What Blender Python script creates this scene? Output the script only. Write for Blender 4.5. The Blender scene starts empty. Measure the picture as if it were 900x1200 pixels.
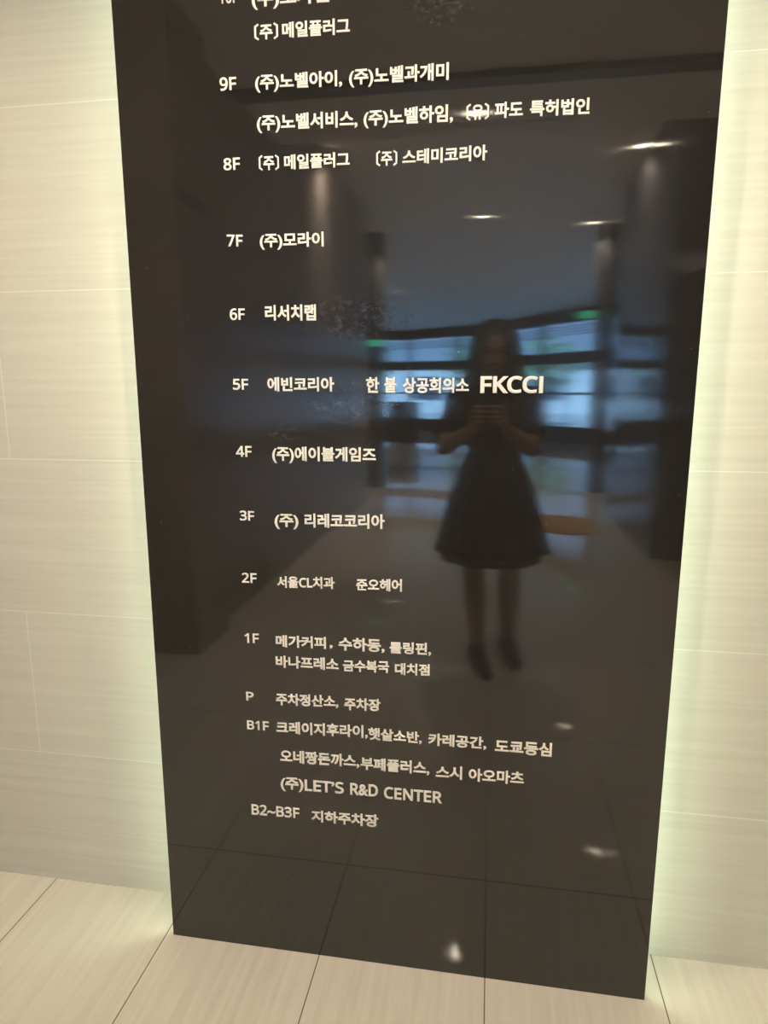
import bpy, bmesh, math, random
from mathutils import Vector, Matrix
random.seed(7)
S = bpy.context.scene
COL = S.collection

# ------------------------------------------------------------------ camera
CAM = Vector((0.0, -1.3351, 1.3538))
RIGHT = Vector((0.98716, 0.15973, 0.0))
UP = Vector((-0.02872, 0.17748, 0.98371))
FWD = Vector((-0.15713, 0.97107, -0.17979))
cd = bpy.data.cameras.new('camera')
cam = bpy.data.objects.new('camera', cd)
COL.objects.link(cam)
cam.matrix_world = Matrix(((RIGHT.x, UP.x, -FWD.x, CAM.x), (RIGHT.y, UP.y, -FWD.y, CAM.y),
                           (RIGHT.z, UP.z, -FWD.z, CAM.z), (0, 0, 0, 1)))
cd.sensor_fit = 'VERTICAL'
cd.sensor_height = 24.0
cd.lens = 766.0 / 1200.0 * 24.0
cd.clip_start = 0.02
cd.clip_end = 300
S.camera = cam

# ------------------------------------------------------------------ world, sun, exposure
w = bpy.data.worlds.new('world')
S.world = w
w.use_nodes = True
bg = w.node_tree.nodes['Background']
bg.inputs[0].default_value = (0.29, 0.56, 1.0, 1)
bg.inputs[1].default_value = 8.0
sd = bpy.data.lights.new('sun', 'SUN')
sd.energy = 66.0
sd.angle = 0.01
sd.color = (0.43, 0.70, 1.0)
sun = bpy.data.objects.new('sun', sd)
COL.objects.link(sun)
sun.rotation_euler = (math.radians(-42), 0, math.radians(12))
S.view_settings.view_transform = 'Standard'
S.view_settings.look = 'None'
S.view_settings.gamma = 1.0
S.view_settings.use_curve_mapping = False
S.view_settings.exposure = 0.0
S.cycles.use_denoising = True
S.cycles.denoising_prefilter = 'ACCURATE'
DOWN_W = 47.0        # watts of one downlight
FILL_E = 300.0        # radiance of the added fill strip above the directory
LED_E = 11.5          # radiance of the strip behind the directory

# ------------------------------------------------------------------ helpers
def tag(o, label=None, cat=None, group=None, kind=None):
    if label: o['label'] = label
    if cat: o['category'] = cat
    if group: o['group'] = group
    if kind: o['kind'] = kind
    return o

def empty(name, loc, label=None, cat=None, group=None, kind=None):
    o = bpy.data.objects.new(name, None)
    o.empty_display_size = 0.1
    o.location = loc
    COL.objects.link(o)
    return tag(o, label, cat, group, kind)

def link(name, me, mat=None, parent=None):
    if mat is not None and not me.materials:
        for m_ in (mat if isinstance(mat, (list, tuple)) else [mat]):
            me.materials.append(m_)
    o = bpy.data.objects.new(name, me)
    COL.objects.link(o)
    if parent is not None:
        o.parent = parent
        loc = Vector((0, 0, 0))
        p = parent
        while p is not None:
            loc += Vector(p.location)
            p = p.parent
        o.location = -loc                       # meshes are written in world metres
    return o

class MB:
    """collects shapes, in world metres, into one mesh"""
    def __init__(s):
        s.bm = bmesh.new()
    def box(s, a, b, bevel=0.0, rot=0.0):
        c = [(a[i] + b[i]) / 2 for i in range(3)]
        d = [abs(b[i] - a[i]) for i in range(3)]
        r = bmesh.ops.create_cube(s.bm, size=1.0)
        bmesh.ops.scale(s.bm, vec=d, verts=r['verts'])
        if bevel:
            es = list({e for v in r['verts'] for e in v.link_edges})
            q = bmesh.ops.bevel(s.bm, geom=es, offset=bevel, segments=2, affect='EDGES', profile=0.6)
            vs = list({v for f in q['faces'] for v in f.verts} | {v for v in r['verts'] if v.is_valid})
        else:
            vs = r['verts']
        if rot:
            bmesh.ops.rotate(s.bm, verts=vs, cent=(0, 0, 0), matrix=Matrix.Rotation(rot, 3, 'Z'))
        bmesh.ops.translate(s.bm, vec=c, verts=vs)
        return s
    def tube(s, p, q, r0, r1=None, seg=20, caps=True):
        p, q = Vector(p), Vector(q)
        r1 = r0 if r1 is None else r1
        d = q - p
        m = Matrix.Translation((p + q) / 2) @ d.to_track_quat('Z', 'Y').to_matrix().to_4x4()
        bmesh.ops.create_cone(s.bm, cap_ends=caps, segments=seg, radius1=r0, radius2=r1, depth=d.length, matrix=m)
        return s
    def ball(s, c, r, sub=2, rot=None):
        r = r if isinstance(r, (tuple, list)) else (r, r, r)
        m = Matrix.Translation(c) @ (rot.to_4x4() if rot else Matrix.Identity(4)) @ Matrix.Diagonal((r[0], r[1], r[2], 1))
        bmesh.ops.create_icosphere(s.bm, subdivisions=sub, radius=1.0, matrix=m)
        return s
    def capsule(s, p, q, r0, r1=None, seg=16):
        r1 = r0 if r1 is None else r1
        s.tube(p, q, r0, r1, seg).ball(p, r0).ball(q, r1)
        return s
    def chain(s, pts):
        for (p, r0), (q, r1) in zip(pts, pts[1:]):
            s.capsule(p, q, r0, r1)
        return s
    def rings(s, rings, cap0=True, cap1=True):
        L = [[s.bm.verts.new(v) for v in r] for r in rings]
        n = len(L[0])
        for a, b in zip(L, L[1:]):
            for i in range(n):
                s.bm.faces.new((a[i], a[(i + 1) % n], b[(i + 1) % n], b[i]))
        if cap0: s.bm.faces.new(list(reversed(L[0])))
        if cap1: s.bm.faces.new(L[-1])
        return s
    def mesh(s, name, smooth=False):
        bmesh.ops.recalc_face_normals(s.bm, faces=s.bm.faces[:])
        if smooth:
            for f in s.bm.faces: f.smooth = True
        me = bpy.data.meshes.new(name)
        s.bm.to_mesh(me)
        s.bm.free()
        return me
    def build(s, name, mat=None, parent=None, smooth=False):
        return link(name, s.mesh(name, smooth), mat, parent)

def baked(me, setup):
    """applies modifiers and returns the finished mesh"""
    t = bpy.data.objects.new('bake', me)
    COL.objects.link(t)
    setup(t)
    dg = bpy.context.evaluated_depsgraph_get()
    dg.update()
    out = bpy.data.meshes.new_from_object(t.evaluated_get(dg))
    bpy.data.objects.remove(t)
    return out

def fuse(mb, voxel, smooth_it=4):
    def setup(t):
        m1 = t.modifiers.new('r', 'REMESH')
        m1.mode = 'VOXEL'
        m1.voxel_size = voxel
        m1.use_smooth_shade = True
        m2 = t.modifiers.new('s', 'SMOOTH')
        m2.factor = 0.5
        m2.iterations = smooth_it
    return baked(mb.mesh('fuse'), setup)

# ------------------------------------------------------------------ materials
def new_mat(name):
    m = bpy.data.materials.new(name)
    m.use_nodes = True
    nt = m.node_tree
    b = nt.nodes['Principled BSDF']
    return m, nt, b

def N(nt, t, **kw):
    n = nt.nodes.new(t)
    for k, v in kw.items():
        setattr(n, k, v)
    return n

def math_(nt, op, a, b=None, c=None):
    n = N(nt, 'ShaderNodeMath', operation=op)
    for i, x in enumerate((a, b, c)):
        if x is None: continue
        if isinstance(x, (int, float)): n.inputs[i].default_value = x
        else: nt.links.new(x, n.inputs[i])
    return n.outputs[0]

def mix_(nt, fac, a, b):
    n = N(nt, 'ShaderNodeMix', data_type='RGBA')
    for sock, x in ((n.inputs[0], fac), (n.inputs[6], a), (n.inputs[7], b)):
        if isinstance(x, (int, float)): sock.default_value = x
        elif isinstance(x, tuple): sock.default_value = (*x, 1)
        else: nt.links.new(x, sock)
    return n.outputs[2]

def pos_xyz(nt):
    g = N(nt, 'ShaderNodeNewGeometry')
    sp = N(nt, 'ShaderNodeSeparateXYZ')
    nt.links.new(g.outputs['Position'], sp.inputs[0])
    return g.outputs['Position'], sp.outputs

def noise(nt, vec, scale=(1, 1, 1), s=1.0, detail=3.0, rough=0.55):
    mp = N(nt, 'ShaderNodeMapping')
    mp.inputs['Scale'].default_value = scale
    nt.links.new(vec, mp.inputs[0])
    n = N(nt, 'ShaderNodeTexNoise')
    n.inputs['Scale'].default_value = s
    n.inputs['Detail'].default_value = detail
    n.inputs['Roughness'].default_value = rough
    nt.links.new(mp.outputs[0], n.inputs['Vector'])
    return n.outputs['Fac']

def ramp(nt, fac, lo, hi, a=0.0, b=1.0):
    n = N(nt, 'ShaderNodeMapRange')
    n.clamp = True
    for i, v in zip((1, 2, 3, 4), (lo, hi, a, b)):
        n.inputs[i].default_value = v
    nt.links.new(fac, n.inputs[0])
    return n.outputs[0]

def bump(nt, b, h, strength, dist=0.001):
    n = N(nt, 'ShaderNodeBump')
    n.inputs['Strength'].default_value = strength
    n.inputs['Distance'].default_value = dist
    nt.links.new(h, n.inputs['Height'])
    nt.links.new(n.outputs[0], b.inputs['Normal'])

def plain(name, col, rough=0.5, metal=0.0, spec=0.5, var=0.06, vs=14.0):
    m, nt, b = new_mat(name)
    p, _ = pos_xyz(nt)
    f = noise(nt, p, s=vs)
    lo = tuple(c * (1 - var) for c in col)
    hi = tuple(min(1, c * (1 + var)) for c in col)
    nt.links.new(mix_(nt, f, lo, hi), b.inputs['Base Color'])
    b.inputs['Roughness'].default_value = rough
    b.inputs['Metallic'].default_value = metal
    b.inputs['Specular IOR Level'].default_value = spec
    return m

def emit(name, col, strength):
    m, nt, b = new_mat(name)
    b.inputs['Base Color'].default_value = (*col, 1)
    b.inputs['Emission Color'].default_value = (*col, 1)
    b.inputs['Emission Strength'].default_value = strength
    return m

def joint(nt, coord, start, step, width):
    """1 on the joint lines, 0 between them"""
    f = math_(nt, 'DIVIDE', math_(nt, 'SUBTRACT', coord, start), step)
    d = math_(nt, 'ABSOLUTE', math_(nt, 'SUBTRACT', f, math_(nt, 'ROUND', f)))
    return math_(nt, 'LESS_THAN', d, width / step / 2)

def make_wall_tile():
    m, nt, b = new_mat('cream_wall_tile')
    p, (x, y, z) = pos_xyz(nt)
    row = math_(nt, 'FLOOR', math_(nt, 'DIVIDE', math_(nt, 'SUBTRACT', z, 0.39), 0.4))
    odd = math_(nt, 'ABSOLUTE', math_(nt, 'MODULO', row, 2.0))
    xs = math_(nt, 'MULTIPLY_ADD', odd, 0.8, x)
    jh = joint(nt, z, 0.39, 0.4, 0.0024)
    jv = joint(nt, xs, -1.187, 1.6, 0.0024)
    jj = math_(nt, 'MAXIMUM', jh, jv)
    s1 = noise(nt, p, (2.2, 2.2, 90), 1.0, 4)
    s2 = noise(nt, p, (0.9, 0.9, 24), 1.0, 3)
    col = mix_(nt, ramp(nt, s1, 0.35, 0.72), (0.64, 0.59, 0.485), (0.69, 0.645, 0.54))
    col = mix_(nt, ramp(nt, s2, 0.55, 0.8, 0, 0.3), col, (0.57, 0.52, 0.41))
    col = mix_(nt, math_(nt, 'MULTIPLY', jj, 0.75), col, (0.80, 0.78, 0.68))
    nt.links.new(col, b.inputs['Base Color'])
    b.inputs['Roughness'].default_value = 0.42
    b.inputs['Specular IOR Level'].default_value = 0.35
    bump(nt, b, math_(nt, 'SUBTRACT', s1, jj), 0.12, 0.0006)
    return m

def make_floor_tile():
    m, nt, b = new_mat('cream_floor_tile')
    p, (x, y, z) = pos_xyz(nt)
    jx = joint(nt, x, 0.0237, 0.4, 0.0028)
    jy = joint(nt, y, -0.316, 0.82, 0.0032)
    jj = math_(nt, 'MAXIMUM', jx, jy)
    cell = N(nt, 'ShaderNodeTexWhiteNoise', noise_dimensions='2D')
    cb = N(nt, 'ShaderNodeCombineXYZ')
    nt.links.new(math_(nt, 'FLOOR', math_(nt, 'DIVIDE', math_(nt, 'SUBTRACT', x, 0.0237), 0.4)), cb.inputs[0])
    nt.links.new(math_(nt, 'FLOOR', math_(nt, 'DIVIDE', math_(nt, 'ADD', y, 0.316), 0.82)), cb.inputs[1])
    nt.links.new(cb.outputs[0], cell.inputs[0])
    off = N(nt, 'ShaderNodeVectorMath', operation='ADD')
    nt.links.new(p, off.inputs[0])
    sc = N(nt, 'ShaderNodeVectorMath', operation='SCALE')
    nt.links.new(cell.outputs['Color'], sc.inputs[0])
    sc.inputs['Scale'].default_value = 6.0
    nt.links.new(sc.outputs[0], off.inputs[1])
    s1 = noise(nt, off.outputs[0], (55, 2.4, 1), 1.0, 4)
    s2 = noise(nt, off.outputs[0], (16, 2.0, 1), 1.0, 5, 0.65)
    col = mix_(nt, ramp(nt, s1, 0.35, 0.7), (0.44, 0.40, 0.335), (0.485, 0.445, 0.38))
    col = mix_(nt, ramp(nt, s2, 0.56, 0.75, 0, 0.55), col, (0.385, 0.345, 0.28))
    col = mix_(nt, math_(nt, 'MULTIPLY', cell.outputs['Value'], 0.10), col, (0.38, 0.345, 0.29))
    col = mix_(nt, jj, col, (0.085, 0.065, 0.045))
    nt.links.new(col, b.inputs['Base Color'])
    nt.links.new(ramp(nt, jj, 0, 1, 0.04, 0.7), b.inputs['Roughness'])
    b.inputs['Specular IOR Level'].default_value = 0.5
    bump(nt, b, math_(nt, 'SUBTRACT', 0.0, jj), 0.3, 0.001)
    return m

def make_black_glass():
    m, nt, b = new_mat('polished_black_panel')
    p, (x, y, z) = pos_xyz(nt)
    # old adhesive, finger smears and rubbing marks where names were changed
    marks = None
    for (cx, cz, rx, rz, st) in ((-0.29, 1.50, 0.15, 0.055, 0.55), (-0.30, 1.335, 0.13, 0.05, 0.7), (-0.11, 2.06, 0.09, 0.05, 0.5),
                                 (-0.43, 1.27, 0.05, 0.02, 0.45)):
        dx = math_(nt, 'DIVIDE', math_(nt, 'SUBTRACT', x, cx), rx)
        dz = math_(nt, 'DIVIDE', math_(nt, 'SUBTRACT', z, cz), rz)
        r2 = math_(nt, 'ADD', math_(nt, 'MULTIPLY', dx, dx), math_(nt, 'MULTIPLY', dz, dz))
        k = math_(nt, 'MULTIPLY', ramp(nt, r2, 1.0, 0.1), st * 0.6)
        marks = k if marks is None else math_(nt, 'MAXIMUM', marks, k)
    sm = ramp(nt, noise(nt, p, (60, 60, 95), 1.0, 6, 0.75), 0.5, 0.72)
    sm2 = ramp(nt, noise(nt, p, (9, 9, 14), 1.0, 4, 0.6), 0.42, 0.62)
    mk = math_(nt, 'MULTIPLY', marks, math_(nt, 'MULTIPLY', sm, math_(nt, 'MULTIPLY_ADD', sm2, 0.8, 0.2)))
    vox = N(nt, 'ShaderNodeTexVoronoi')
    vox.inputs['Scale'].default_value = 24.0
    nt.links.new(p, vox.inputs['Vector'])
    dust = math_(nt, 'MULTIPLY', math_(nt, 'LESS_THAN', vox.outputs['Distance'], 0.028), 0.35)
    mk = math_(nt, 'MAXIMUM', mk, math_(nt, 'MULTIPLY', dust, math_(nt, 'GREATER_THAN', vox.outputs['Color'], 0.72)))
    nt.links.new(mix_(nt, mk, (0.0195, 0.0174, 0.0158), (0.30, 0.29, 0.28)), b.inputs['Base Color'])
    nt.links.new(ramp(nt, mk, 0, 1, 0.040, 0.07), b.inputs['Roughness'])
    b.inputs['IOR'].default_value = 1.68
    b.inputs['Anisotropic'].default_value = 1.0
    tg = N(nt, 'ShaderNodeCombineXYZ')
    tg.inputs[0].default_value = 1.0
    nt.links.new(tg.outputs[0], b.inputs['Tangent'])
    wav = noise(nt, p, (5.0, 5.0, 3.0), 1.0, 1.5)
    bump(nt, b, wav, 0.06, 0.004)
    return m

def make_glass():
    m, nt, b = new_mat('window_glass')
    tr = N(nt, 'ShaderNodeBsdfTransparent')
    tr.inputs[0].default_value = (0.88, 0.95, 0.97, 1)
    gl = N(nt, 'ShaderNodeBsdfGlossy')
    gl.inputs['Roughness'].default_value = 0.02
    lw = N(nt, 'ShaderNodeLayerWeight')
    lw.inputs[0].default_value = 0.5
    fr = math_(nt, 'MULTIPLY_ADD', math_(nt, 'POWER', lw.outputs['Facing'], 5.0), 0.96, 0.04)
    mx = N(nt, 'ShaderNodeMixShader')
    nt.links.new(fr, mx.inputs[0])
    nt.links.new(tr.outputs[0], mx.inputs[1])
    nt.links.new(gl.outputs[0], mx.inputs[2])
    nt.links.new(mx.outputs[0], nt.nodes['Material Output'].inputs[0])
    return m

def make_leaf(name, col):
    m, nt, b = new_mat(name)
    p, _ = pos_xyz(nt)
    f = noise(nt, p, s=2.5, detail=5)
    nt.links.new(mix_(nt, ramp(nt, f, 0.35, 0.65), tuple(c * 0.5 for c in col), col), b.inputs['Base Color'])
    b.inputs['Roughness'].default_value = 0.6
    return m

M_TILE = make_wall_tile()
M_FLOOR = make_floor_tile()
M_PANEL = make_black_glass()
M_GLASS = make_glass()
M_LETTER = plain('cream_letter_acrylic', (0.93, 0.88, 0.80), 0.5, var=0.02)
M_BACK = plain('grey_backing', (0.45, 0.46, 0.42), 0.6)
M_LED = emit('led_strip', (0.80, 1.0, 0.80), LED_E)
M_DARKWALL = plain('brown_wall_panel', (0.31, 0.255, 0.215), 0.16, spec=0.05, vs=3)
M_PILLAR = plain('charcoal_stone', (0.085, 0.080, 0.080), 0.08, vs=4)
M_CEIL = plain('satin_ceiling', (0.88, 0.85, 0.81), 0.5, spec=0.5, var=0.02)
M_FRAME = plain('dark_window_frame', (0.022, 0.023, 0.027), 0.4)
M_BLIND = plain('blind_slat', (0.10, 0.11, 0.14), 0.5)
M_WHITE = plain('white_paint', (0.75, 0.75, 0.73), 0.5, var=0.02)
M_LENS = emit('lamp_lens', (1.0, 0.85, 0.60), 220.0)
M_LENS_DIM = emit('frosted_lamp_lens', (1.0, 0.85, 0.60), 2.5)
M_SKIN = plain('skin', (0.30, 0.185, 0.135), 0.5, var=0.04)
M_BLACK = plain('black_cloth', (0.008, 0.008, 0.009), 0.85, spec=0.1, var=0.2)
M_HAIR = plain('dark_hair', (0.012, 0.009, 0.008), 0.45, var=0.3, vs=60)
M_SHOE = plain('black_shoe_leather', (0.012, 0.011, 0.011), 0.4)
M_PHONE = plain('black_phone_body', (0.012, 0.012, 0.013), 0.3)
M_LIPS = plain('lips', (0.30, 0.09, 0.08), 0.4)

# ------------------------------------------------------------------ structure
ZC, ZN = 3.5, 3.1      # ceiling of the lobby and of the lower part before the directory
def struct(o, kind='structure'):
    o['kind'] = kind
    return o
WP = [(-10.7, -16.4), (-8.6, -18.9), (-6.6, -20.8), (-4.7, -22.1), (-2.9, -22.6), (-1.2, -21.6), (0.2, -20.0), (1.4, -18.2),
      (2.6, -16.3), (4.2, -14.2), (6.0, -12.2), (8.2, -10.2)]
OUT = [(x - 0.05, y - 0.12) for x, y in WP] + [(8.5, 0.6), (-11.0, 0.6)]
def slab(z0, z1):
    return MB().rings([[(x, y, z) for x, y in OUT] for z in (z0, z1)])
struct(slab(-0.2, 0.0).build('floor', M_FLOOR))
struct(slab(ZC, ZC + 0.3).build('ceiling', M_CEIL))
struct(MB().box((-3.6, 0.131, 0), (3.6, 0.45, ZC)).build('wall_back', M_TILE))
struct(MB().box((-3.9, -1.7, 0), (-3.6, 0.45, ZC)).build('wall_left', M_TILE))
struct(MB().box((3.6, -4.2, 0), (3.9, 0.45, ZC)).build('wall_right', M_DARKWALL))
b = MB().box((-4.2, -6.85, 0), (-1.55, -2.12, ZC))
b.box((-4.2, -2.12, 0), (-1.47, -1.70, ZC))
struct(b.build('wall_left', M_DARKWALL))
struct(MB().box((1.33, -6.40, 0), (3.9, -4.2, ZC)).build('wall_right', M_PILLAR))
struct(MB().box((-11, -6.85, 0), (-4.2, -6.55, ZC)).build('wall_left', M_DARKWALL))
struct(MB().box((3.9, -6.40, 0), (8.5, -6.10, ZC)).build('wall_right', M_DARKWALL))
struct(MB().box((-11, -17.6, 0), (-10.7, -6.85, ZC)).build('wall_left', M_DARKWALL))
struct(MB().box((8.2, -10.4, 0), (8.5, -6.4, ZC)).build('wall_right', M_DARKWALL))
struct(MB().box((-3.6, -3.55, ZN), (3.6, 0.131, ZC)).build('ceiling', M_CEIL))
struct(MB().box((-3.6, -2.80, ZN - 0.035), (3.6, -2.68, ZN)).build('trim_1', M_FRAME))
struct(MB().box((-1.55, -2.10, 2.22), (-1.53, -1.72, 2.30)).box((-1.47, -2.05, 2.24), (-1.45, -1.75, 2.29)).build('trim_2', M_FRAME))

# curved window wall at the far end of the lobby
for i, (p, q) in enumerate(zip(WP, WP[1:])):
    p, q = Vector((*p, 0)), Vector((*q, 0))
    d = q - p
    L = d.length
    a = math.atan2(d.y, d.x)
    def seg(mb, u0, u1, z0, z1, th, off=0.0):
        bm2 = bmesh.new()
        bmesh.ops.create_cube(bm2, size=1.0)
        bmesh.ops.scale(bm2, vec=(u1 - u0, th, z1 - z0), verts=bm2.verts)
        bmesh.ops.translate(bm2, vec=((u0 + u1) / 2, off, (z0 + z1) / 2), verts=bm2.verts)
        bmesh.ops.rotate(bm2, verts=bm2.verts, cent=(0, 0, 0), matrix=Matrix.Rotation(a, 3, 'Z'))
        bmesh.ops.translate(bm2, vec=p, verts=bm2.verts)
        me = bpy.data.meshes.new('t')
        bm2.to_mesh(me)
        bm2.free()
        mb.bm.from_mesh(me)
        bpy.data.meshes.remove(me)
    root = empty('window_%d' % (i + 1), p, kind='structure')
    fr = MB()
    seg(fr, -0.05, 0.05, 0, ZC, 0.16)
    seg(fr, 0.05, L - 0.05, 0.0, 0.44, 0.14)
    seg(fr, 0.05, L - 0.05, 2.12, 2.42, 0.16)
    seg(fr, 0.05, L - 0.05, 3.18, ZC, 0.14)
    seg(fr, L * 0.5 - 0.02, L * 0.5 + 0.02, 0.44, 2.12, 0.06)
    seg(fr, 0.05, L - 0.05, 1.30, 1.36, 0.07)
    struct(fr.build('window_frame', M_FRAME, root))
    pa = MB()
    seg(pa, 0.05, L - 0.05, 0.44, 2.12, 0.012)
    seg(pa, 0.05, L - 0.05, 2.42, 3.16, 0.012)
    struct(pa.build('window_pane', M_GLASS, root))
    bl = MB()
    for zz in (2.86, 2.93, 3.00, 3.07):
        seg(bl, 0.06, L - 0.06, zz, zz + 0.022, 0.03, 0.10)
    struct(bl.build('window_blind', M_BLIND, root))

for i, (cx, side) in enumerate(((-1.63, 'left'), (1.46, 'right'))):
    k = MB().tube((cx, -8.06, 0), (cx, -8.06, ZC), 0.13, seg=40)
    k.tube((cx, -8.06, 0), (cx, -8.06, 0.12), 0.145, seg=40)
    o = k.build('pillar', M_PILLAR, smooth=False)
    tag(o, 'round charcoal pillar on the %s side of the lobby behind the photographer' % side, 'pillar', 'lobby pillars')

# outdoors beyond the windows
M_PAVE = plain('pale_paving', (0.50, 0.51, 0.51), 0.8, vs=1.5)
struct(MB().box((-60, -90, -0.32), (60, -10, -0.21)).build('ground', M_PAVE))

# ------------------------------------------------------------------ the directory
sign = empty('directory_sign', (-0.182, 0.0, 0.0),
             'tall glossy black floor directory panel with cream lettering and a glowing edge', 'sign')
PX0, PX1, PTOP = -0.7575, 0.3815, 2.62
b = MB().box((PX0, 0.0, 0.0), (PX1, 0.016, PTOP), 0.0012)
pan = b.build('panel', M_PANEL, sign)
b = MB().box((PX0 + 0.075, 0.0165, 0.002), (PX1 - 0.075, 0.1305, PTOP - 0.08))
bk = b.build('backing_box', M_BACK, sign)
for x0, x1 in ((PX0 + 0.060, PX0 + 0.074), (PX1 - 0.074, PX1 - 0.060)):
    o = MB().box((x0, 0.045, 0.02), (x1, 0.085, PTOP - 0.10)).build('light_strip', M_LED, sign)
    o['label'] = 'glowing greenish white light strip behind the edge'

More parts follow.
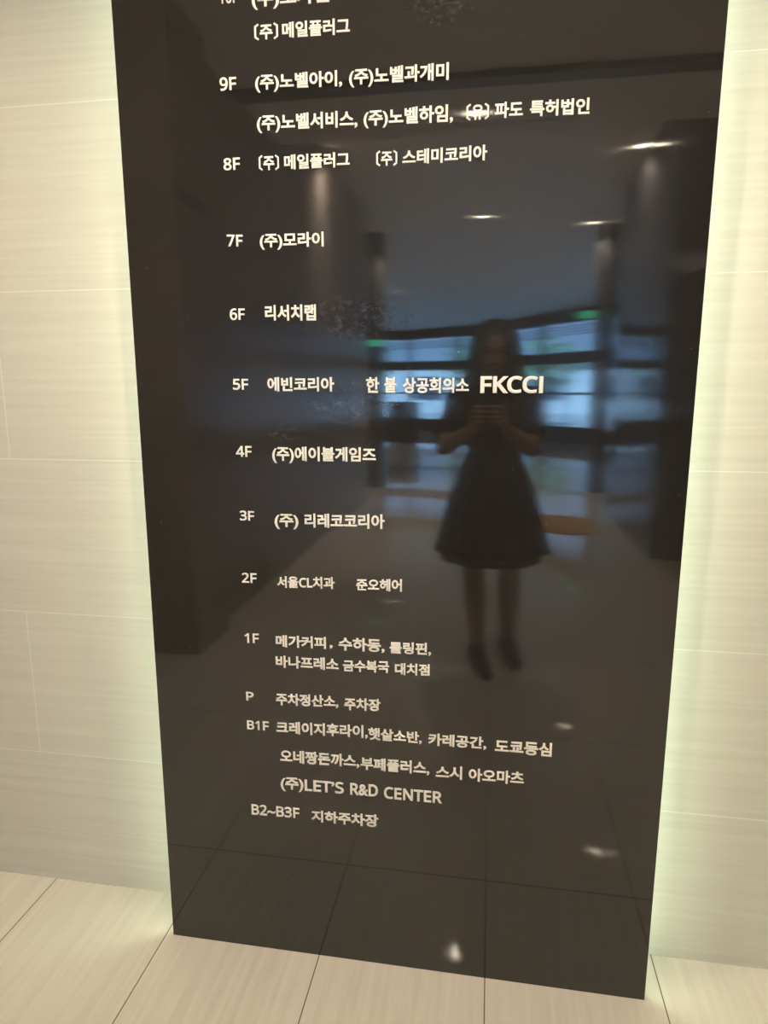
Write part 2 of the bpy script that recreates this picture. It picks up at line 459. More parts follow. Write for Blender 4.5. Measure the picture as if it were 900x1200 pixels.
SEGS = [
    ('n', '10F', -0.5343, -0.4968, 2.1069, 2.0838, 2.1058, 2.0829),
    ('t', '(주)노가린', -0.4699, -0.3189, 2.1013, 2.0727, 2.0969, 2.0687),
    ('t', '〔주〕 메일플러그', -0.4669, -0.2805, 2.0434, 2.0166, 2.0407, 2.0130),
    ('n', '9F', -0.5406, -0.5066, 1.9570, 1.9329, 1.9562, 1.9329),
    ('t', '(주)노벨아이,', -0.4685, -0.2962, 1.9573, 1.9297, 1.9534, 1.9256),
    ('t', '(주)노벨과개미', -0.2830, -0.0948, 1.9540, 1.9262, 1.9521, 1.9222),
    ('t', '(주)노벨서비스,', -0.4676, -0.2671, 1.8857, 1.8575, 1.8824, 1.8526),
    ('t', '(주)노벨하임,', -0.2555, -0.0856, 1.8809, 1.8534, 1.8813, 1.8507),
    ('t', '〔유〕', -0.0609, -0.0196, 1.8776, 1.8514, 1.8771, 1.8518),
    ('t', '파도', -0.0093, 0.0422, 1.8793, 1.8519, 1.8782, 1.8510),
    ('t', '특허법인', 0.0545, 0.1600, 1.8781, 1.8510, 1.8763, 1.8488),
    ('n', '8F', -0.5395, -0.5049, 1.8115, 1.7889, 1.8116, 1.7885),
    ('t', '〔주〕', -0.4661, -0.4248, 1.8108, 1.7853, 1.8099, 1.7848),
    ('t', '메일플러그', -0.4144, -0.2828, 1.8112, 1.7837, 1.8098, 1.7831),
    ('t', '〔주〕', -0.2310, -0.1903, 1.8064, 1.7813, 1.8056, 1.7807),
    ('t', '스테미코리아', -0.1804, -0.0207, 1.8073, 1.7810, 1.8083, 1.7810),
    ('n', '7F', -0.5388, -0.5051, 1.6685, 1.6456, 1.6670, 1.6445),
    ('t', '(주)모라이', -0.4695, -0.3370, 1.6683, 1.6411, 1.6670, 1.6389),
    ('n', '6F', -0.5391, -0.5065, 1.5248, 1.5010, 1.5242, 1.5015),
    ('t', '리서치랩', -0.4631, -0.3554, 1.5297, 1.4994, 1.5292, 1.4970),
    ('n', '5F', -0.5386, -0.5047, 1.3821, 1.3592, 1.3820, 1.3595),
    ('t', '에빈코리아', -0.4628, -0.3198, 1.3854, 1.3560, 1.3848, 1.3556),
    ('n', '4F', -0.5378, -0.5025, 1.2412, 1.2178, 1.2417, 1.2183),
    ('t', '(주)에이블게임즈', -0.4571, -0.2331, 1.2415, 1.2106, 1.2418, 1.2116),
    ('t', '한', -0.2531, -0.2257, 1.3846, 1.3530, 1.3845, 1.3530),
    ('t', '불', -0.2152, -0.1906, 1.3845, 1.3530, 1.3844, 1.3530),
    ('t', '상공회의소', -0.1776, -0.0448, 1.3835, 1.3521, 1.3830, 1.3530),
    ('l', 'FKCCI', -0.0222, 0.0992, 1.3859, 1.3522, 1.3855, 1.3522),
    ('n', '3F', -0.5352, -0.5021, 1.1008, 1.0787, 1.1004, 1.0784),
    ('t', '(주)', -0.4563, -0.4027, 1.0959, 1.0670, 1.0966, 1.0679),
    ('t', '리레코코리아', -0.3890, -0.2146, 1.0985, 1.0679, 1.1016, 1.0700),
    ('n', '2F', -0.5361, -0.5017, 0.9606, 0.9372, 0.9608, 0.9380),
    ('t', '서울CL치과', -0.4548, -0.3250, 0.9561, 0.9297, 0.9599, 0.9329),
    ('t', '준오헤어', -0.2768, -0.1772, 0.9585, 0.9320, 0.9621, 0.9343),
    ('n', '1F', -0.5354, -0.5015, 0.8191, 0.7962, 0.8201, 0.7974),
    ('t', '메가커피', -0.4621, -0.3463, 0.8197, 0.7912, 0.8216, 0.7937),
    ('c', ',', -0.3385, -0.3308, 0.8231, 0.7962, 0.8236, 0.7967),
    ('t', '수하동,', -0.3177, -0.2147, 0.8234, 0.7925, 0.8249, 0.7943),
    ('t', '롤링핀,', -0.2038, -0.1128, 0.8199, 0.7931, 0.8225, 0.7945),
    ('t', '바나프레소', -0.4637, -0.3183, 0.7710, 0.7421, 0.7739, 0.7442),
    ('t', '금수복국', -0.3084, -0.2046, 0.7701, 0.7439, 0.7746, 0.7470),
    ('t', '대치점', -0.1919, -0.1155, 0.7717, 0.7437, 0.7735, 0.7468),
    ('n', 'P', -0.5373, -0.5192, 0.6776, 0.6561, 0.6779, 0.6564),
    ('t', '주차정산소,', -0.4659, -0.3200, 0.6798, 0.6506, 0.6845, 0.6558),
    ('t', '주차장', -0.3063, -0.2239, 0.6810, 0.6513, 0.6838, 0.6548),
    ('n', 'B1F', -0.5379, -0.4854, 0.6066, 0.5843, 0.6077, 0.5850),
    ('t', '크레이지후라이,', -0.4674, -0.2530, 0.6105, 0.5806, 0.6184, 0.5872),
    ('t', '햇살소반,', -0.2518, -0.1307, 0.6139, 0.5837, 0.6126, 0.5848),
    ('t', '카레공간,', -0.1166, 0.0110, 0.6120, 0.5824, 0.6134, 0.5846),
    ('t', '도쿄등심', 0.0295, 0.1505, 0.6102, 0.5792, 0.6121, 0.5796),
    ('t', '오네짱돈까스,', -0.4601, -0.2731, 0.5407, 0.5081, 0.5433, 0.5125),
    ('t', '부페플러스,', -0.2698, -0.1129, 0.5394, 0.5084, 0.5425, 0.5105),
    ('t', '스시', -0.0987, -0.0401, 0.5343, 0.5040, 0.5380, 0.5054),
    ('t', '아오마츠', -0.0256, 0.0943, 0.5359, 0.5048, 0.5387, 0.5072),
    ('t', '(주)', -0.4611, -0.4060, 0.4702, 0.4393, 0.4723, 0.4416),
    ('l', 'LET’S', -0.4031, -0.3099, 0.4698, 0.4404, 0.4719, 0.4422),
    ('l', 'R&D', -0.2948, -0.2301, 0.4722, 0.4425, 0.4739, 0.4434),
    ('l', 'CENTER', -0.2160, -0.0834, 0.4711, 0.4410, 0.4718, 0.4422),
    ('n', 'B2~B3F', -0.5352, -0.4172, 0.3923, 0.3643, 0.3948, 0.3676),
    ('t', '지하주차장', -0.3884, -0.2294, 0.3922, 0.3628, 0.3977, 0.3655),
]
def glyphs(s):
    """Latin capitals and digits in a plain grotesque, everything else as it is"""
    o = ''
    for ch in s:
        if 'A' <= ch <= 'Z': o += chr(0x1D5A0 + ord(ch) - 65)
        elif ch.isdigit(): o += chr(0x1D7E2 + int(ch))
        else: o += ch
    return o
def text_mesh(body, fat):
    c = bpy.data.curves.new('t', 'FONT')
    c.body = glyphs(body)
    c.size = 1.0
    c.bevel_depth = fat
    c.bevel_resolution = 0
    c.extrude = 0.02
    c.resolution_u = 4
    t = bpy.data.objects.new('bake', c)
    COL.objects.link(t)
    dg = bpy.context.evaluated_depsgraph_get()
    dg.update()
    me = bpy.data.meshes.new_from_object(t.evaluated_get(dg))
    bpy.data.objects.remove(t)
    return me
def verts_of(me):
    return [v.co.copy() for v in me.vertices]
def yrange(body, fat):
    ys = [v.y for v in verts_of(text_mesh(body, fat))]
    return min(ys), max(ys)
def word_mesh(body, fat):
    """text set tightly: bracketed company marks and the bare I get their own spacing"""
    runs, cur = [], ''
    for ch in body:
        if ch in '〔〕I' or (ch == ' ' and '〔' in body):
            if cur: runs.append(cur)
            runs.append(ch)
            cur = ''
        else:
            cur += ch
    if cur: runs.append(cur)
    if len(runs) == 1:
        return text_mesh(body, fat)
    bm = bmesh.new()
    x = 0.0
    for r_ in runs:
        if r_ == ' ':
            x += 0.22
            continue
        if r_ == 'I':
            y0, y1 = yrange('F', fat)
            bar = bmesh.ops.create_cube(bm, size=1.0)['verts']
            bmesh.ops.scale(bm, verts=bar, vec=(0.085 + 2 * fat, y1 - y0, 0.04 + 2 * fat))
            bmesh.ops.translate(bm, verts=bar, vec=(x + 0.0425 + fat, (y0 + y1) / 2, 0))
            x += 0.085 + 2 * fat + 0.05
            continue
        me = text_mesh(r_, fat)
        xs = [v.x for v in verts_of(me)]
        me.transform(Matrix.Translation((x - min(xs), 0, 0)))
        bm.from_mesh(me)
        bpy.data.meshes.remove(me)
        x += max(xs) - min(xs) + 0.05
    me = bpy.data.meshes.new('word')
    bm.to_mesh(me)
    bm.free()
    return me
for kind, body, x0, x1, zTL, zBL, zTR, zBR in SEGS:
    fat = {'n': 0.026, 't': 0.032, 'c': 0.03, 'l': 0.030}[kind]
    if body == 'FKCCI': fat = 0.038
    ref = ''.join(ch for ch in body if ch not in "(),〔〕’~&I ") or '가'
    y0, y1 = yrange(ref, fat)
    me = word_mesh(body, fat)
    xs = [v.co.x for v in me.vertices]
    xa, xb = min(xs), max(xs)
    dz = 0.02 + fat
    for v in me.vertices:
        u = (v.co.x - xa) / (xb - xa)
        t = (v.co.y - y0) / (y1 - y0)
        zb = zBL + (zBR - zBL) * u
        zt = zTL + (zTR - zTL) * u
        v.co = Vector((x0 + (x1 - x0) * u, -0.0006 - 0.0006 * (v.co.z / dz), zb + (zt - zb) * t))
    bm = bmesh.new()
    bm.from_mesh(me)
    bmesh.ops.remove_doubles(bm, verts=bm.verts, dist=1e-6)
    bmesh.ops.recalc_face_normals(bm, faces=bm.faces)
    bm.to_mesh(me)
    bm.free()
    me.materials.clear()
    for f in me.polygons: f.use_smooth = False
    o = link('floor_number' if kind == 'n' else 'tenant_name', me, M_LETTER, sign)
    o['label'] = 'cream raised lettering on the black panel'

# ------------------------------------------------------------------ downlights
M_RING = plain('lamp_trim', (0.7, 0.7, 0.68), 0.35)
def downlight(x, y, power, label, lens=None, size=1.75):
    z = ZN if y > -3.55 else ZC
    r = empty('ceiling_light', (x, y, z), label, 'ceiling light', 'recessed ceiling downlights')
    mb = MB()
    n = 32
    prof = [(0.062, z - 0.001), (0.062, z - 0.008), (0.048, z - 0.012), (0.044, z - 0.001)]
    mb.rings([[(x + rr * math.cos(2 * math.pi * k / n), y + rr * math.sin(2 * math.pi * k / n), zz) for k in range(n)] for rr, zz in prof], False, False)
    mb.build('trim_ring', M_RING, r, True)
    MB().tube((x, y, z - 0.0005), (x, y, z - 0.004), 0.0435 if lens else 0.034, seg=24).build('lamp_lens', lens or M_LENS, r)
    ld = bpy.data.lights.new('downlight_beam', 'SPOT')
    ld.energy = power * 4.2
    ld.color = (1.0, 0.88, 0.72)
    ld.spot_size = size
    ld.spot_blend = 0.75
    ld.shadow_soft_size = 0.035
    lo = bpy.data.objects.new('downlight_beam', ld)
    COL.objects.link(lo)
    lo.parent = r
    lo.location = (0, 0, -0.045)
    return r
for x, y, k, wide, lb in (
    (-1.05, -0.74, 0.60, 1.75, 'recessed downlight in front of the tiles left of the black directory'),
    (-0.15, -0.74, 0.60, 1.75, 'recessed downlight straight in front of the black directory'),
    (0.80, -0.74, 0.60, 1.75, 'recessed downlight in front of the tiles right of the black directory'),
    (-0.14, -3.23, 1.5, 1.75, 'recessed downlight behind the photographer, first along the passage centre'),
    (1.25, -5.20, 2.4, 1.75, 'recessed downlight beside the dark right wall block'),
    (1.22, -7.90, 2.0, 1.75, 'recessed downlight beside the right pillar'),
    (-0.17, -7.35, 4.5, 1.75, 'recessed downlight second along the passage centre'),
    (-1.46, -4.75, 3.6, 1.1, 'recessed downlight grazing the middle of the brown left wall'),
    (-1.44, -7.85, 3.4, 1.1, 'recessed downlight beside the left pillar'),
    (-2.08, -13.3, 5.0, 1.75, 'recessed downlight over the lobby near the dark reception desk'),
    (1.90, -11.5, 5.0, 1.75, 'recessed downlight over the lobby on the right beyond the pillars')):
    downlight(x, y, DOWN_W * k, lb, M_LENS_DIM if -1.6 < x < -1.2 else None, wide)

M_FILL = emit('fill_strip', (1.0, 0.90, 0.80), FILL_E)  # invented fill source, out of view, added to lift the near ceiling
def fill_ledge(a, b, out, label):
    """an added, unseen wall ledge whose lip hides a strip brightening the ceiling"""
    a, b, out = Vector((*a, ZN - 0.34)), Vector((*b, ZN - 0.34)), Vector((*out, 0))
    r = empty('fill_light', (a + b) / 2, label, 'fill light')
    def bar(o0, o1, z0, z1, name, mat):
        p = [a + out * o0, b + out * o1]
        lo = (min(p[0].x, p[1].x), min(p[0].y, p[1].y), z0)
        hi = (max(p[0].x, p[1].x), max(p[0].y, p[1].y), z1)
        return MB().box(lo, hi).build(name, mat, r)
    bar(0.0, 0.16, ZN - 0.20, ZN - 0.18, 'ledge', M_CEIL)
    bar(0.14, 0.16, ZN - 0.18, ZN - 0.10, 'lip', M_CEIL)
    bar(0.05, 0.08, ZN - 0.179, ZN - 0.165, 'light_strip', M_FILL)
fill_ledge((-3.59, 0.13), (3.59, 0.13), (0, -1), 'long added fill light, out of view on the cream wall above the black directory')

# ------------------------------------------------------------------ lobby things seen only in the gloss
M_EXIT = emit('exit_green', (0.05, 0.75, 0.42), 4.0)
x, y, z = 1.95, -13.3, 2.95
r = empty('exit_sign', (x, y, z), 'green lit exit sign hanging from the lobby ceiling before the far windows', 'exit sign', 'exit signs')
MB().box((x - 0.22, y - 0.03, z - 0.09), (x + 0.22, y + 0.025, z + 0.09), 0.006).build('sign_case', M_FRAME, r)
MB().box((x - 0.20, y + 0.0255, z - 0.075), (x + 0.20, y + 0.031, z + 0.075)).build('lit_face', M_EXIT, r)
for dx in (-0.15, 0.15):
    MB().tube((x + dx, y, z + 0.088), (x + dx, y, ZC + 0.001), 0.006, seg=10).build('hanger', M_FRAME, r)
x, y, z = -1.60, -7.90, 2.03
r = empty('exit_sign', (x, y, z), 'green lit exit sign fixed to the front of the left pillar', 'exit sign', 'exit signs')
MB().box((x - 0.12, y - 0.035, z - 0.055), (x + 0.12, y + 0.02, z + 0.055), 0.005).build('sign_case', M_FRAME, r)
MB().box((x - 0.108, y + 0.0205, z - 0.045), (x + 0.108, y + 0.025, z + 0.045)).build('lit_face', M_EXIT, r)

M_DESK = plain('dark_desk_wood', (0.035, 0.026, 0.022), 0.35)
desk = empty('reception_desk', (-2.35, -16.7, 0), 'dark reception desk standing alone before the far windows', 'desk')
MB().box((-2.75, -17.0, 0.08), (-1.95, -16.45, 1.05), 0.01).build('desk_body', M_DESK, desk)
MB().box((-2.80, -17.05, 1.05), (-1.90, -16.38, 1.10), 0.008).build('desk_top', M_PILLAR, desk)
MB().box((-2.72, -16.97, 0.0), (-1.98, -16.48, 0.08)).build('plinth', M_FRAME, desk)

m, nt, bb = new_mat('brown_mat_pile')
p_, _ = pos_xyz(nt)
nt.links.new(mix_(nt, noise(nt, p_, s=220, detail=2), (0.26, 0.14, 0.06), (0.38, 0.22, 0.10)), bb.inputs['Base Color'])
bb.inputs['Roughness'].default_value = 0.95
mb = MB()
mb.rings([[(0.79 + rx * (abs(math.cos(t)) ** 0.6) * math.copysign(1, math.cos(t)), -5.55 + ry * (abs(math.sin(t)) ** 0.6) * math.copysign(1, math.sin(t)), z)
           for t in [2 * math.pi * k / 48 for k in range(48)]] for rx, ry, z in ((0.25, 0.48, 0.0), (0.25, 0.48, 0.008), (0.235, 0.465, 0.012))])
tag(mb.build('floor_mat', m), 'brown rounded floor mat on the cream tiles near the dark right wall', 'mat')

# trees and a pale building outside
M_BARK = plain('bark', (0.09, 0.065, 0.045), 0.9)
def tree(x, y, h, r, leaf, label):
    t = empty('tree', (x, y, -0.21), label, 'tree', 'trees outside the windows')
    mb = MB().tube((x, y, -0.21), (x, y, h * 0.5), 0.14, 0.09, 12)
    for k in range(4):
        a = k * 1.7
        mb.tube((x, y, h * 0.42), (x + math.cos(a) * r * 0.6, y + math.sin(a) * r * 0.6, h * 0.72), 0.06, 0.02, 8)
    mb.build('trunk', M_BARK, t, True)
    mb = MB()
    for k in range(420):
        a, e, q = random.uniform(0, 6.283), random.uniform(-1, 1), random.random() ** 0.4
        c = Vector((x + r * q * math.cos(a) * math.sqrt(1 - e * e), y + r * q * math.sin(a) * math.sqrt(1 - e * e), h * 0.68 + h * 0.32 * q * e))
        m3 = Matrix.Rotation(random.uniform(0, 6.28), 3, 'Z') @ Matrix.Rotation(random.uniform(-1, 1), 3, 'X')
        s = random.uniform(0.14, 0.26)
        vs = [mb.bm.verts.new(c + m3 @ Vector(v) * s) for v in ((-1, 0, 0), (-0.3, 0.5, 0.12), (1, 0.1, 0), (-0.2, -0.5, 0.12))]
        mb.bm.faces.new(vs)
    mb.build('crown', leaf, t)
LG1, LG2 = make_leaf('leaf_green', (0.25, 0.52, 0.22)), make_leaf('leaf_deep_green', (0.16, 0.42, 0.22))
tree(2.6, -31.0, 3.9, 1.5, LG1, 'leafy tree outside the windows, right of the photographer in the reflection')
tree(-6.5, -33.0, 4.1, 1.5, LG2, 'leafy tree outside the windows, left of the desk in the reflection')
tree(-1.2, -36.0, 4.4, 1.7, LG1, 'leafy tree outside the windows, furthest of the three and behind the photographer')
bl = empty('building', (3, -52, -0.21), 'pale building across the paving outside the windows', 'building')
M_FAC = plain('pale_facade', (0.62, 0.63, 0.64), 0.7, vs=0.6)
M_DWIN = plain('facade_window', (0.05, 0.07, 0.10), 0.1)
MB().box((-22, -60, -0.21), (26, -52, 3.4)).build('facade', M_FAC, bl)
MB().box((-22.3, -60.3, 3.4), (26.3, -51.7, 3.8)).build('roof', M_BLIND, bl)
for k in range(10):
    MB().box((-20 + k * 4.6, -52.04, 0.8), (-17.6 + k * 4.6, -51.95, 2.6)).build('window', M_DWIN, bl)

# ------------------------------------------------------------------ the photographer and her phone
PC = CAM - 0.018 * RIGHT - 0.062 * UP - 0.0125 * FWD      # phone centre; its back lens sits at the camera
def ph(u, v, w_):
    return PC + u * RIGHT + v * UP + w_ * FWD
PM = Matrix(((RIGHT.x, FWD.x, UP.x, PC.x), (RIGHT.y, FWD.y, UP.y, PC.y), (RIGHT.z, FWD.z, UP.z, PC.z), (0, 0, 0, 1)))
def phone_box(name, a, b, bev, mat, parent):
    mb = MB().box(a, b, bev)
    bmesh.ops.transform(mb.bm, matrix=PM, verts=mb.bm.verts)
    return mb.build(name, mat, parent)
phone = empty('smartphone', PC, 'black smartphone held up in both hands of the photographer', 'phone')
phone_box('phone_body', (-0.0375, -0.004, -0.079), (0.0375, 0.004, 0.079), 0.0035, M_PHONE, phone)
M_SCREEN = emit('phone_screen', (0.16, 0.15, 0.14), 0.6)
phone_box('screen', (-0.0352, -0.0046, -0.0765), (0.0352, -0.0041, 0.0765), 0.0, M_SCREEN, phone)
mb = MB()
for dv in (0.062, 0.040, 0.018):
    mb.tube((0.018, 0.0041, dv), (0.018, 0.0065, dv), 0.0068, seg=20)
bmesh.ops.transform(mb.bm, matrix=PM, verts=mb.bm.verts)
mb.build('camera_lens', plain('lens_glass', (0.02, 0.02, 0.025), 0.1), phone)

person = empty('person', (0.03, -1.80, 0.0),
               'woman with long dark hair in a black knee length dress raising a phone', 'person')
V = Vector
pel = V((0.02, -1.80, 0.93))
neck = V((0.012, -1.795, 1.375))
sk = MB()
# trunk
sk.ball((0.02, -1.80, 0.93), (0.155, 0.105, 0.11)).ball((0.02, -1.80, 1.05), (0.118, 0.085, 0.12)).ball((0.015, -1.795, 1.20), (0.135, 0.095, 0.15))
sk.ball((-0.045, -1.715, 1.215), (0.055, 0.05, 0.055)).ball((0.075, -1.715, 1.215), (0.055, 0.05, 0.055))
sk.capsule((-0.125, -1.80, 1.325), (0.15, -1.80, 1.325), 0.048)
sk.capsule((0.012, -1.80, 1.32), (0.012, -1.775, 1.44), 0.056, 0.048)
# legs and feet
HIP = {-1: V((-0.062, -1.80, 0.90)), 1: V((0.102, -1.80, 0.90))}
KN = {-1: V((-0.062, -1.775, 0.49)), 1: V((0.112, -1.845, 0.49))}
AN = {-1: V((-0.035, -1.81, 0.095)), 1: V((0.115, -1.945, 0.095))}
TO = {-1: V((0.012, -1.645, 0.026)), 1: V((0.155, -1.795, 0.026))}
for s in (-1, 1):
    sk.chain([(HIP[s], 0.088), (HIP[s].lerp(KN[s], 0.5), 0.072), (KN[s], 0.054)])
    calf = KN[s].lerp(AN[s], 0.32) + V((0, -0.018, 0))
    sk.chain([(KN[s], 0.052), (calf, 0.056), (KN[s].lerp(AN[s], 0.7), 0.040), (AN[s], 0.034)])
    d = (TO[s] - AN[s]); d.z = 0; d.normalize()
    heel = V((AN[s].x, AN[s].y, 0.034)) - d * 0.045
    sk.chain([(AN[s], 0.034), (heel, 0.030)])
    sk.chain([(heel, 0.030), (TO[s] - d * 0.05 + V((0, 0, 0.010)), 0.034), (TO[s], 0.022)])
    sk.chain([(AN[s], 0.034), (TO[s] - d * 0.06 + V((0, 0, 0.015)), 0.032)])
# arms: shoulder, elbow, wrist, then the hand around the phone
SH = {-1: V((-0.148, -1.80, 1.325)), 1: V((0.172, -1.80, 1.325))}
EL = {-1: V((-0.205, -1.625, 1.110)), 1: V((0.185, -1.625, 1.108))}
WR, FING = {}, []
for s in (-1, 1):
    WR[s] = ph(s * 0.072, -0.105, -0.062)
    sk.chain([(SH[s], 0.050), (SH[s].lerp(EL[s], 0.5), 0.044), (EL[s], 0.036)])
    sk.chain([(EL[s], 0.036), (EL[s].lerp(WR[s], 0.3), 0.038), (WR[s], 0.024)])
    pa, pb = ph(s * 0.062, -0.075, -0.034), ph(s * 0.060, -0.022, -0.010)
    sk.chain([(WR[s], 0.024), (pa, 0.023), (pb, 0.017)])
    sk.chain([(pa, 0.022), (ph(s * 0.060, -0.052, -0.012), 0.017)])
    for k, ln in enumerate((0.92, 1.0, 0.95, 0.80)):     # index to little finger across the phone's back
        v0 = 0.004 - 0.0205 * k
        kn = ph(s * 0.057, v0 - 0.004, -0.004)
        p1 = ph(s * 0.050, v0, 0.0150)
        p2 = ph(s * (0.050 - 0.026 * ln), v0 + 0.001, 0.0150)
        p3 = ph(s * (0.050 - 0.041 * ln), v0 + 0.001, 0.0125)
        sk.chain([(kn, 0.0092), (p1, 0.0084), (p2, 0.0078), (p3, 0.0068)])
    sk.chain([(pa, 0.015), (ph(s * 0.050, -0.040, -0.030), 0.0115), (ph(s * 0.036, -0.014, -0.021), 0.0095), (ph(s * 0.021, 0.006, -0.0125), 0.0078)])
# head, turned down a little towards the phone
HR = Matrix.Rotation(math.radians(-16), 3, 'X')
HC = V((0.012, -1.765, 1.535))
def hd(x, y, z):
    return HC + HR @ V((x, y, z))
sk.ball(hd(0, -0.012, 0.025), (0.074, 0.092, 0.088), 3, HR).ball(hd(0, 0.018, -0.025), (0.062, 0.070, 0.082), 3, HR)
sk.ball(hd(0, 0.052, -0.092), (0.030, 0.026, 0.022), 2, HR)                     # chin
sk.chain([(hd(0, 0.080, 0.012), 0.0085), (hd(0, 0.100, -0.024), 0.0115)])       # nose
for s in (-1, 1):
    sk.ball(hd(s * 0.012, 0.093, -0.027), 0.0085)
    sk.ball(hd(s * 0.040, 0.055, -0.028), (0.026, 0.022, 0.022), 2, HR)          # cheeks
    sk.chain([(hd(s * 0.012, 0.080, 0.026), 0.009), (hd(s * 0.048, 0.064, 0.026), 0.009)])   # brow ridge
    sk.ball(hd(s * 0.074, -0.006, -0.008), (0.010, 0.020, 0.031), 2, HR)         # ears
for s in (-1, 1):
    sk.chain([(hd(s * 0.018, 0.0625, 0.0165), 0.0085), (hd(s * 0.031, 0.0660, 0.0165), 0.0095), (hd(s * 0.044, 0.0585, 0.0145), 0.0075)])   # upper lids
    sk.chain([(hd(s * 0.020, 0.0630, -0.0040), 0.0070), (hd(s * 0.040, 0.0590, -0.0040), 0.0070)])
sk.chain([(hd(-0.019, 0.074, -0.056), 0.0055), (hd(0, 0.083, -0.053), 0.0070), (hd(0.019, 0.074, -0.056), 0.0055)])
sk.chain([(hd(-0.013, 0.075, -0.0645), 0.0060), (hd(0.013, 0.075, -0.0645), 0.0060)])
sk.chain([(hd(-0.045, 0.030, -0.075), 0.020), (hd(0, 0.050, -0.095), 0.020), (hd(0.045, 0.030, -0.075), 0.020)])      # jaw
sk.capsule((0.012, -1.79, 1.40), hd(0, -0.02, -0.05), 0.047, 0.050)
body_me = fuse(sk, 0.0036, 3)
body_me.materials.clear()
body_me.materials.append(M_SKIN)
body_me.materials.append(M_LIPS)
lipc = hd(0, 0.088, -0.060)
HRi = HR.transposed()
for f in body_me.polygons:
    f.use_smooth = True
    q = HRi @ (f.center - HC)
    if q.y > 0.070 and abs(q.x) < 0.021 and -0.071 < q.z < -0.049:
        f.material_index = 1
link('body', body_me, None, person)
M_EYE = plain('eye_white', (0.6, 0.58, 0.55), 0.2)
M_IRIS = plain('dark_iris', (0.012, 0.008, 0.006), 0.1)
for s in (-1, 1):
    e = MB().ball(hd(s * 0.030, 0.0625, 0.008), 0.0125, 3).build('eye', M_EYE, person, True)
    MB().ball(hd(s * 0.030, 0.0728, 0.0045), (0.0055, 0.0035, 0.0055), 2, HR).build('iris', M_IRIS, e, True)
    mb = MB().chain([(hd(s * 0.014, 0.088, 0.036), 0.0035), (hd(s * 0.032, 0.081, 0.041), 0.0036), (hd(s * 0.050, 0.069, 0.036), 0.0025)])
    mb.build('eyebrow', M_HAIR, person, True)
# hair: a cap on the skull and long locks falling in front of and behind the shoulders
mb = MB()
mb.ball(hd(0, -0.026, 0.034), (0.090, 0.096, 0.092), 3, HR)
for k in range(72):
    a = math.radians(38 + (284.0 * (k + random.uniform(-0.3, 0.3)) / 71))       # from the right temple round the back to the left
    sx, sy = math.sin(a), math.cos(a)
    out = random.uniform(0.97, 1.06)
    pts = []
    for t in (0.0, 0.3, 0.6, 0.9, 1.1):
        e = math.radians(88 - 76 * t)
        pts.append(hd(0.094 * out * math.cos(e) * sx, -0.022 + 0.103 * out * math.cos(e) * sy, 0.030 + 0.098 * out * math.sin(e)))
    side = pts[-1]
    rad = V((sx, sy * 0.9, 0))
    zend = random.uniform(1.20, 1.27)
    for t in (0.33, 0.66, 1.0):
        z = side.z + (zend - side.z) * t
        pts.append(V((HC.x + rad.x * (0.098 + 0.030 * min(1, t * 1.3)) * out + random.uniform(-.006, .006),
                      HC.y - 0.028 + rad.y * (0.106 + 0.016 * t) * out + (0.02 if sy > 0 else -0.012) * t, z)))
    rr = (0.010, 0.014, 0.016, 0.017, 0.018, 0.019, 0.018, 0.007)
    mb.chain(list(zip(pts, rr)))
hair_me = fuse(mb, 0.007, 2)
hair_me.materials.clear()
hair_me.materials.append(M_HAIR)
for f in hair_me.polygons: f.use_smooth = True
link('hair', hair_me, None, person)
# dress: bodice with short sleeves, flared skirt with a dark lace hem band
mb = MB()
mb.ball((0.02, -1.80, 1.03), (0.134, 0.102, 0.10)).ball((0.018, -1.797, 1.14), (0.138, 0.104, 0.13)).ball((0.015, -1.795, 1.22), (0.152, 0.112, 0.135))
mb.ball((-0.045, -1.712, 1.215), (0.066, 0.060, 0.066)).ball((0.075, -1.712, 1.215), (0.066, 0.060, 0.066))
mb.capsule((-0.130, -1.80, 1.320), (0.152, -1.80, 1.320), 0.062)
for s in (-1, 1):
    e = SH[s].lerp(EL[s], 0.62)
    mb.capsule(SH[s], e, 0.064, 0.060)
    d = (EL[s] - SH[s]).normalized()
    mb.tube(e, e + d * 0.05, 0.060, 0.064)
dm = fuse(mb, 0.006, 3)
dm.materials.clear()
dm.materials.append(M_BLACK)
for f in dm.polygons: f.use_smooth = True
dress = link('dress', dm, None, person)
n = 144
def skirt_ring(z, rx, ry, amp, ph0=0.0, folds=15):
    return [(0.018 + (rx + amp * math.sin(folds * t + ph0) + amp * 0.5 * math.sin(7 * t + 1)) * math.cos(t),
             -1.80 + (ry + amp * math.sin(folds * t + ph0) + amp * 0.5 * math.sin(7 * t + 1)) * math.sin(t),
             z + amp * 0.6 * math.sin(folds * t + ph0)) for t in [2 * math.pi * k / n for k in range(n)]]
prof = [(1.075, .128, .100, 0), (1.04, .138, .108, .001), (0.98, .162, .128, .003), (0.90, .192, .150, .006), (0.80, .216, .172, .009),
        (0.70, .238, .192, .012), (0.63, .253, .205, .014), (0.595, .260, .212, .016)]
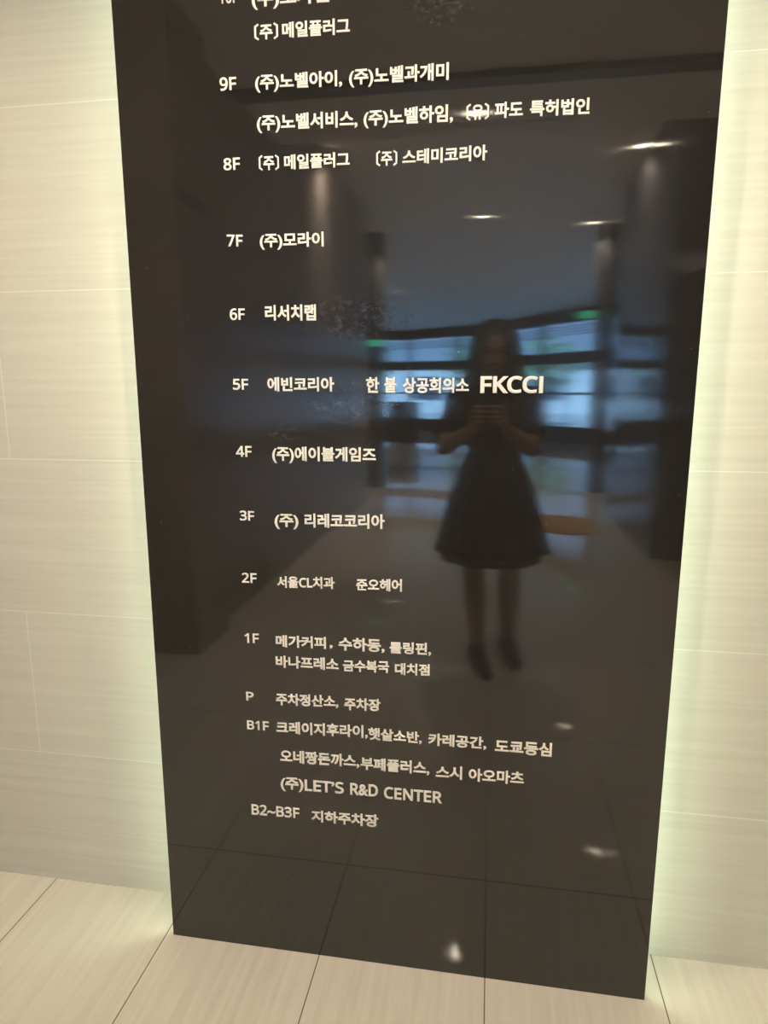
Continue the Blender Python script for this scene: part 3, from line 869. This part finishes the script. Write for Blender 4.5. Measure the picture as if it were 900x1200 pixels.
mb = MB().rings([skirt_ring(*q) for q in prof] + [skirt_ring(z + 0.004, rx - .006, ry - .006, a) for z, rx, ry, a in reversed(prof)], False, False)
mb.build('skirt', M_BLACK, dress, True)
m, nt, bb = new_mat('black_lace')
p_, _ = pos_xyz(nt)
vo = N(nt, 'ShaderNodeTexVoronoi')
vo.inputs['Scale'].default_value = 55
nt.links.new(p_, vo.inputs['Vector'])
nt.links.new(mix_(nt, ramp(nt, vo.outputs['Distance'], 0.25, 0.6), (0.012, 0.011, 0.011), (0.075, 0.058, 0.050)), bb.inputs['Base Color'])
bb.inputs['Roughness'].default_value = 0.8
lace = [(0.66, .212, .166, .005, 1.0, 19), (0.60, .226, .178, .007, 1.0, 19), (0.555, .234, .186, .009, 1.0, 19)]
mb = MB().rings([skirt_ring(*q) for q in lace] + [skirt_ring(q[0] + .002, q[1] - .003, q[2] - .003, *q[3:]) for q in reversed(lace)], False, False)
o = mb.build('lace_hem', m, dress, True)
o['label'] = 'black lace underskirt hem'
MB().ball((0.0, -1.682, 1.045), (0.011, 0.005, 0.011), 2).build('button', plain('dark_button', (0.05, 0.045, 0.04), 0.2), dress, True)
# shoes
for s in (-1, 1):
    d = (TO[s] - AN[s]); d.z = 0; d.normalize()
    heel = V((AN[s].x, AN[s].y, 0.036)) - d * 0.046
    mb = MB().chain([(heel, 0.0355), (TO[s] - d * 0.05 + V((0, 0, 0.012)), 0.0405), (TO[s] + d * 0.012 + V((0, 0, 0.003)), 0.0275)])
    mb.chain([(heel + V((0, 0, 0.02)), 0.036), (AN[s] + V((0, 0, 0.015)), 0.0405)])
    mb.chain([(AN[s] + V((0, 0, -0.01)), 0.040), (TO[s] - d * 0.06 + V((0, 0, 0.018)), 0.038)])
    bmesh.ops.translate(mb.bm, verts=mb.bm.verts, vec=(0, 0, 0.001))
    sm_ = fuse(mb, 0.005, 2)
    sm_.materials.clear()
    sm_.materials.append(M_SHOE)
    zmin = 0.0005
    for v in sm_.vertices:
        if v.co.z < zmin: v.co.z = zmin
    for f in sm_.polygons: f.use_smooth = True
    link('shoe', sm_, None, person)
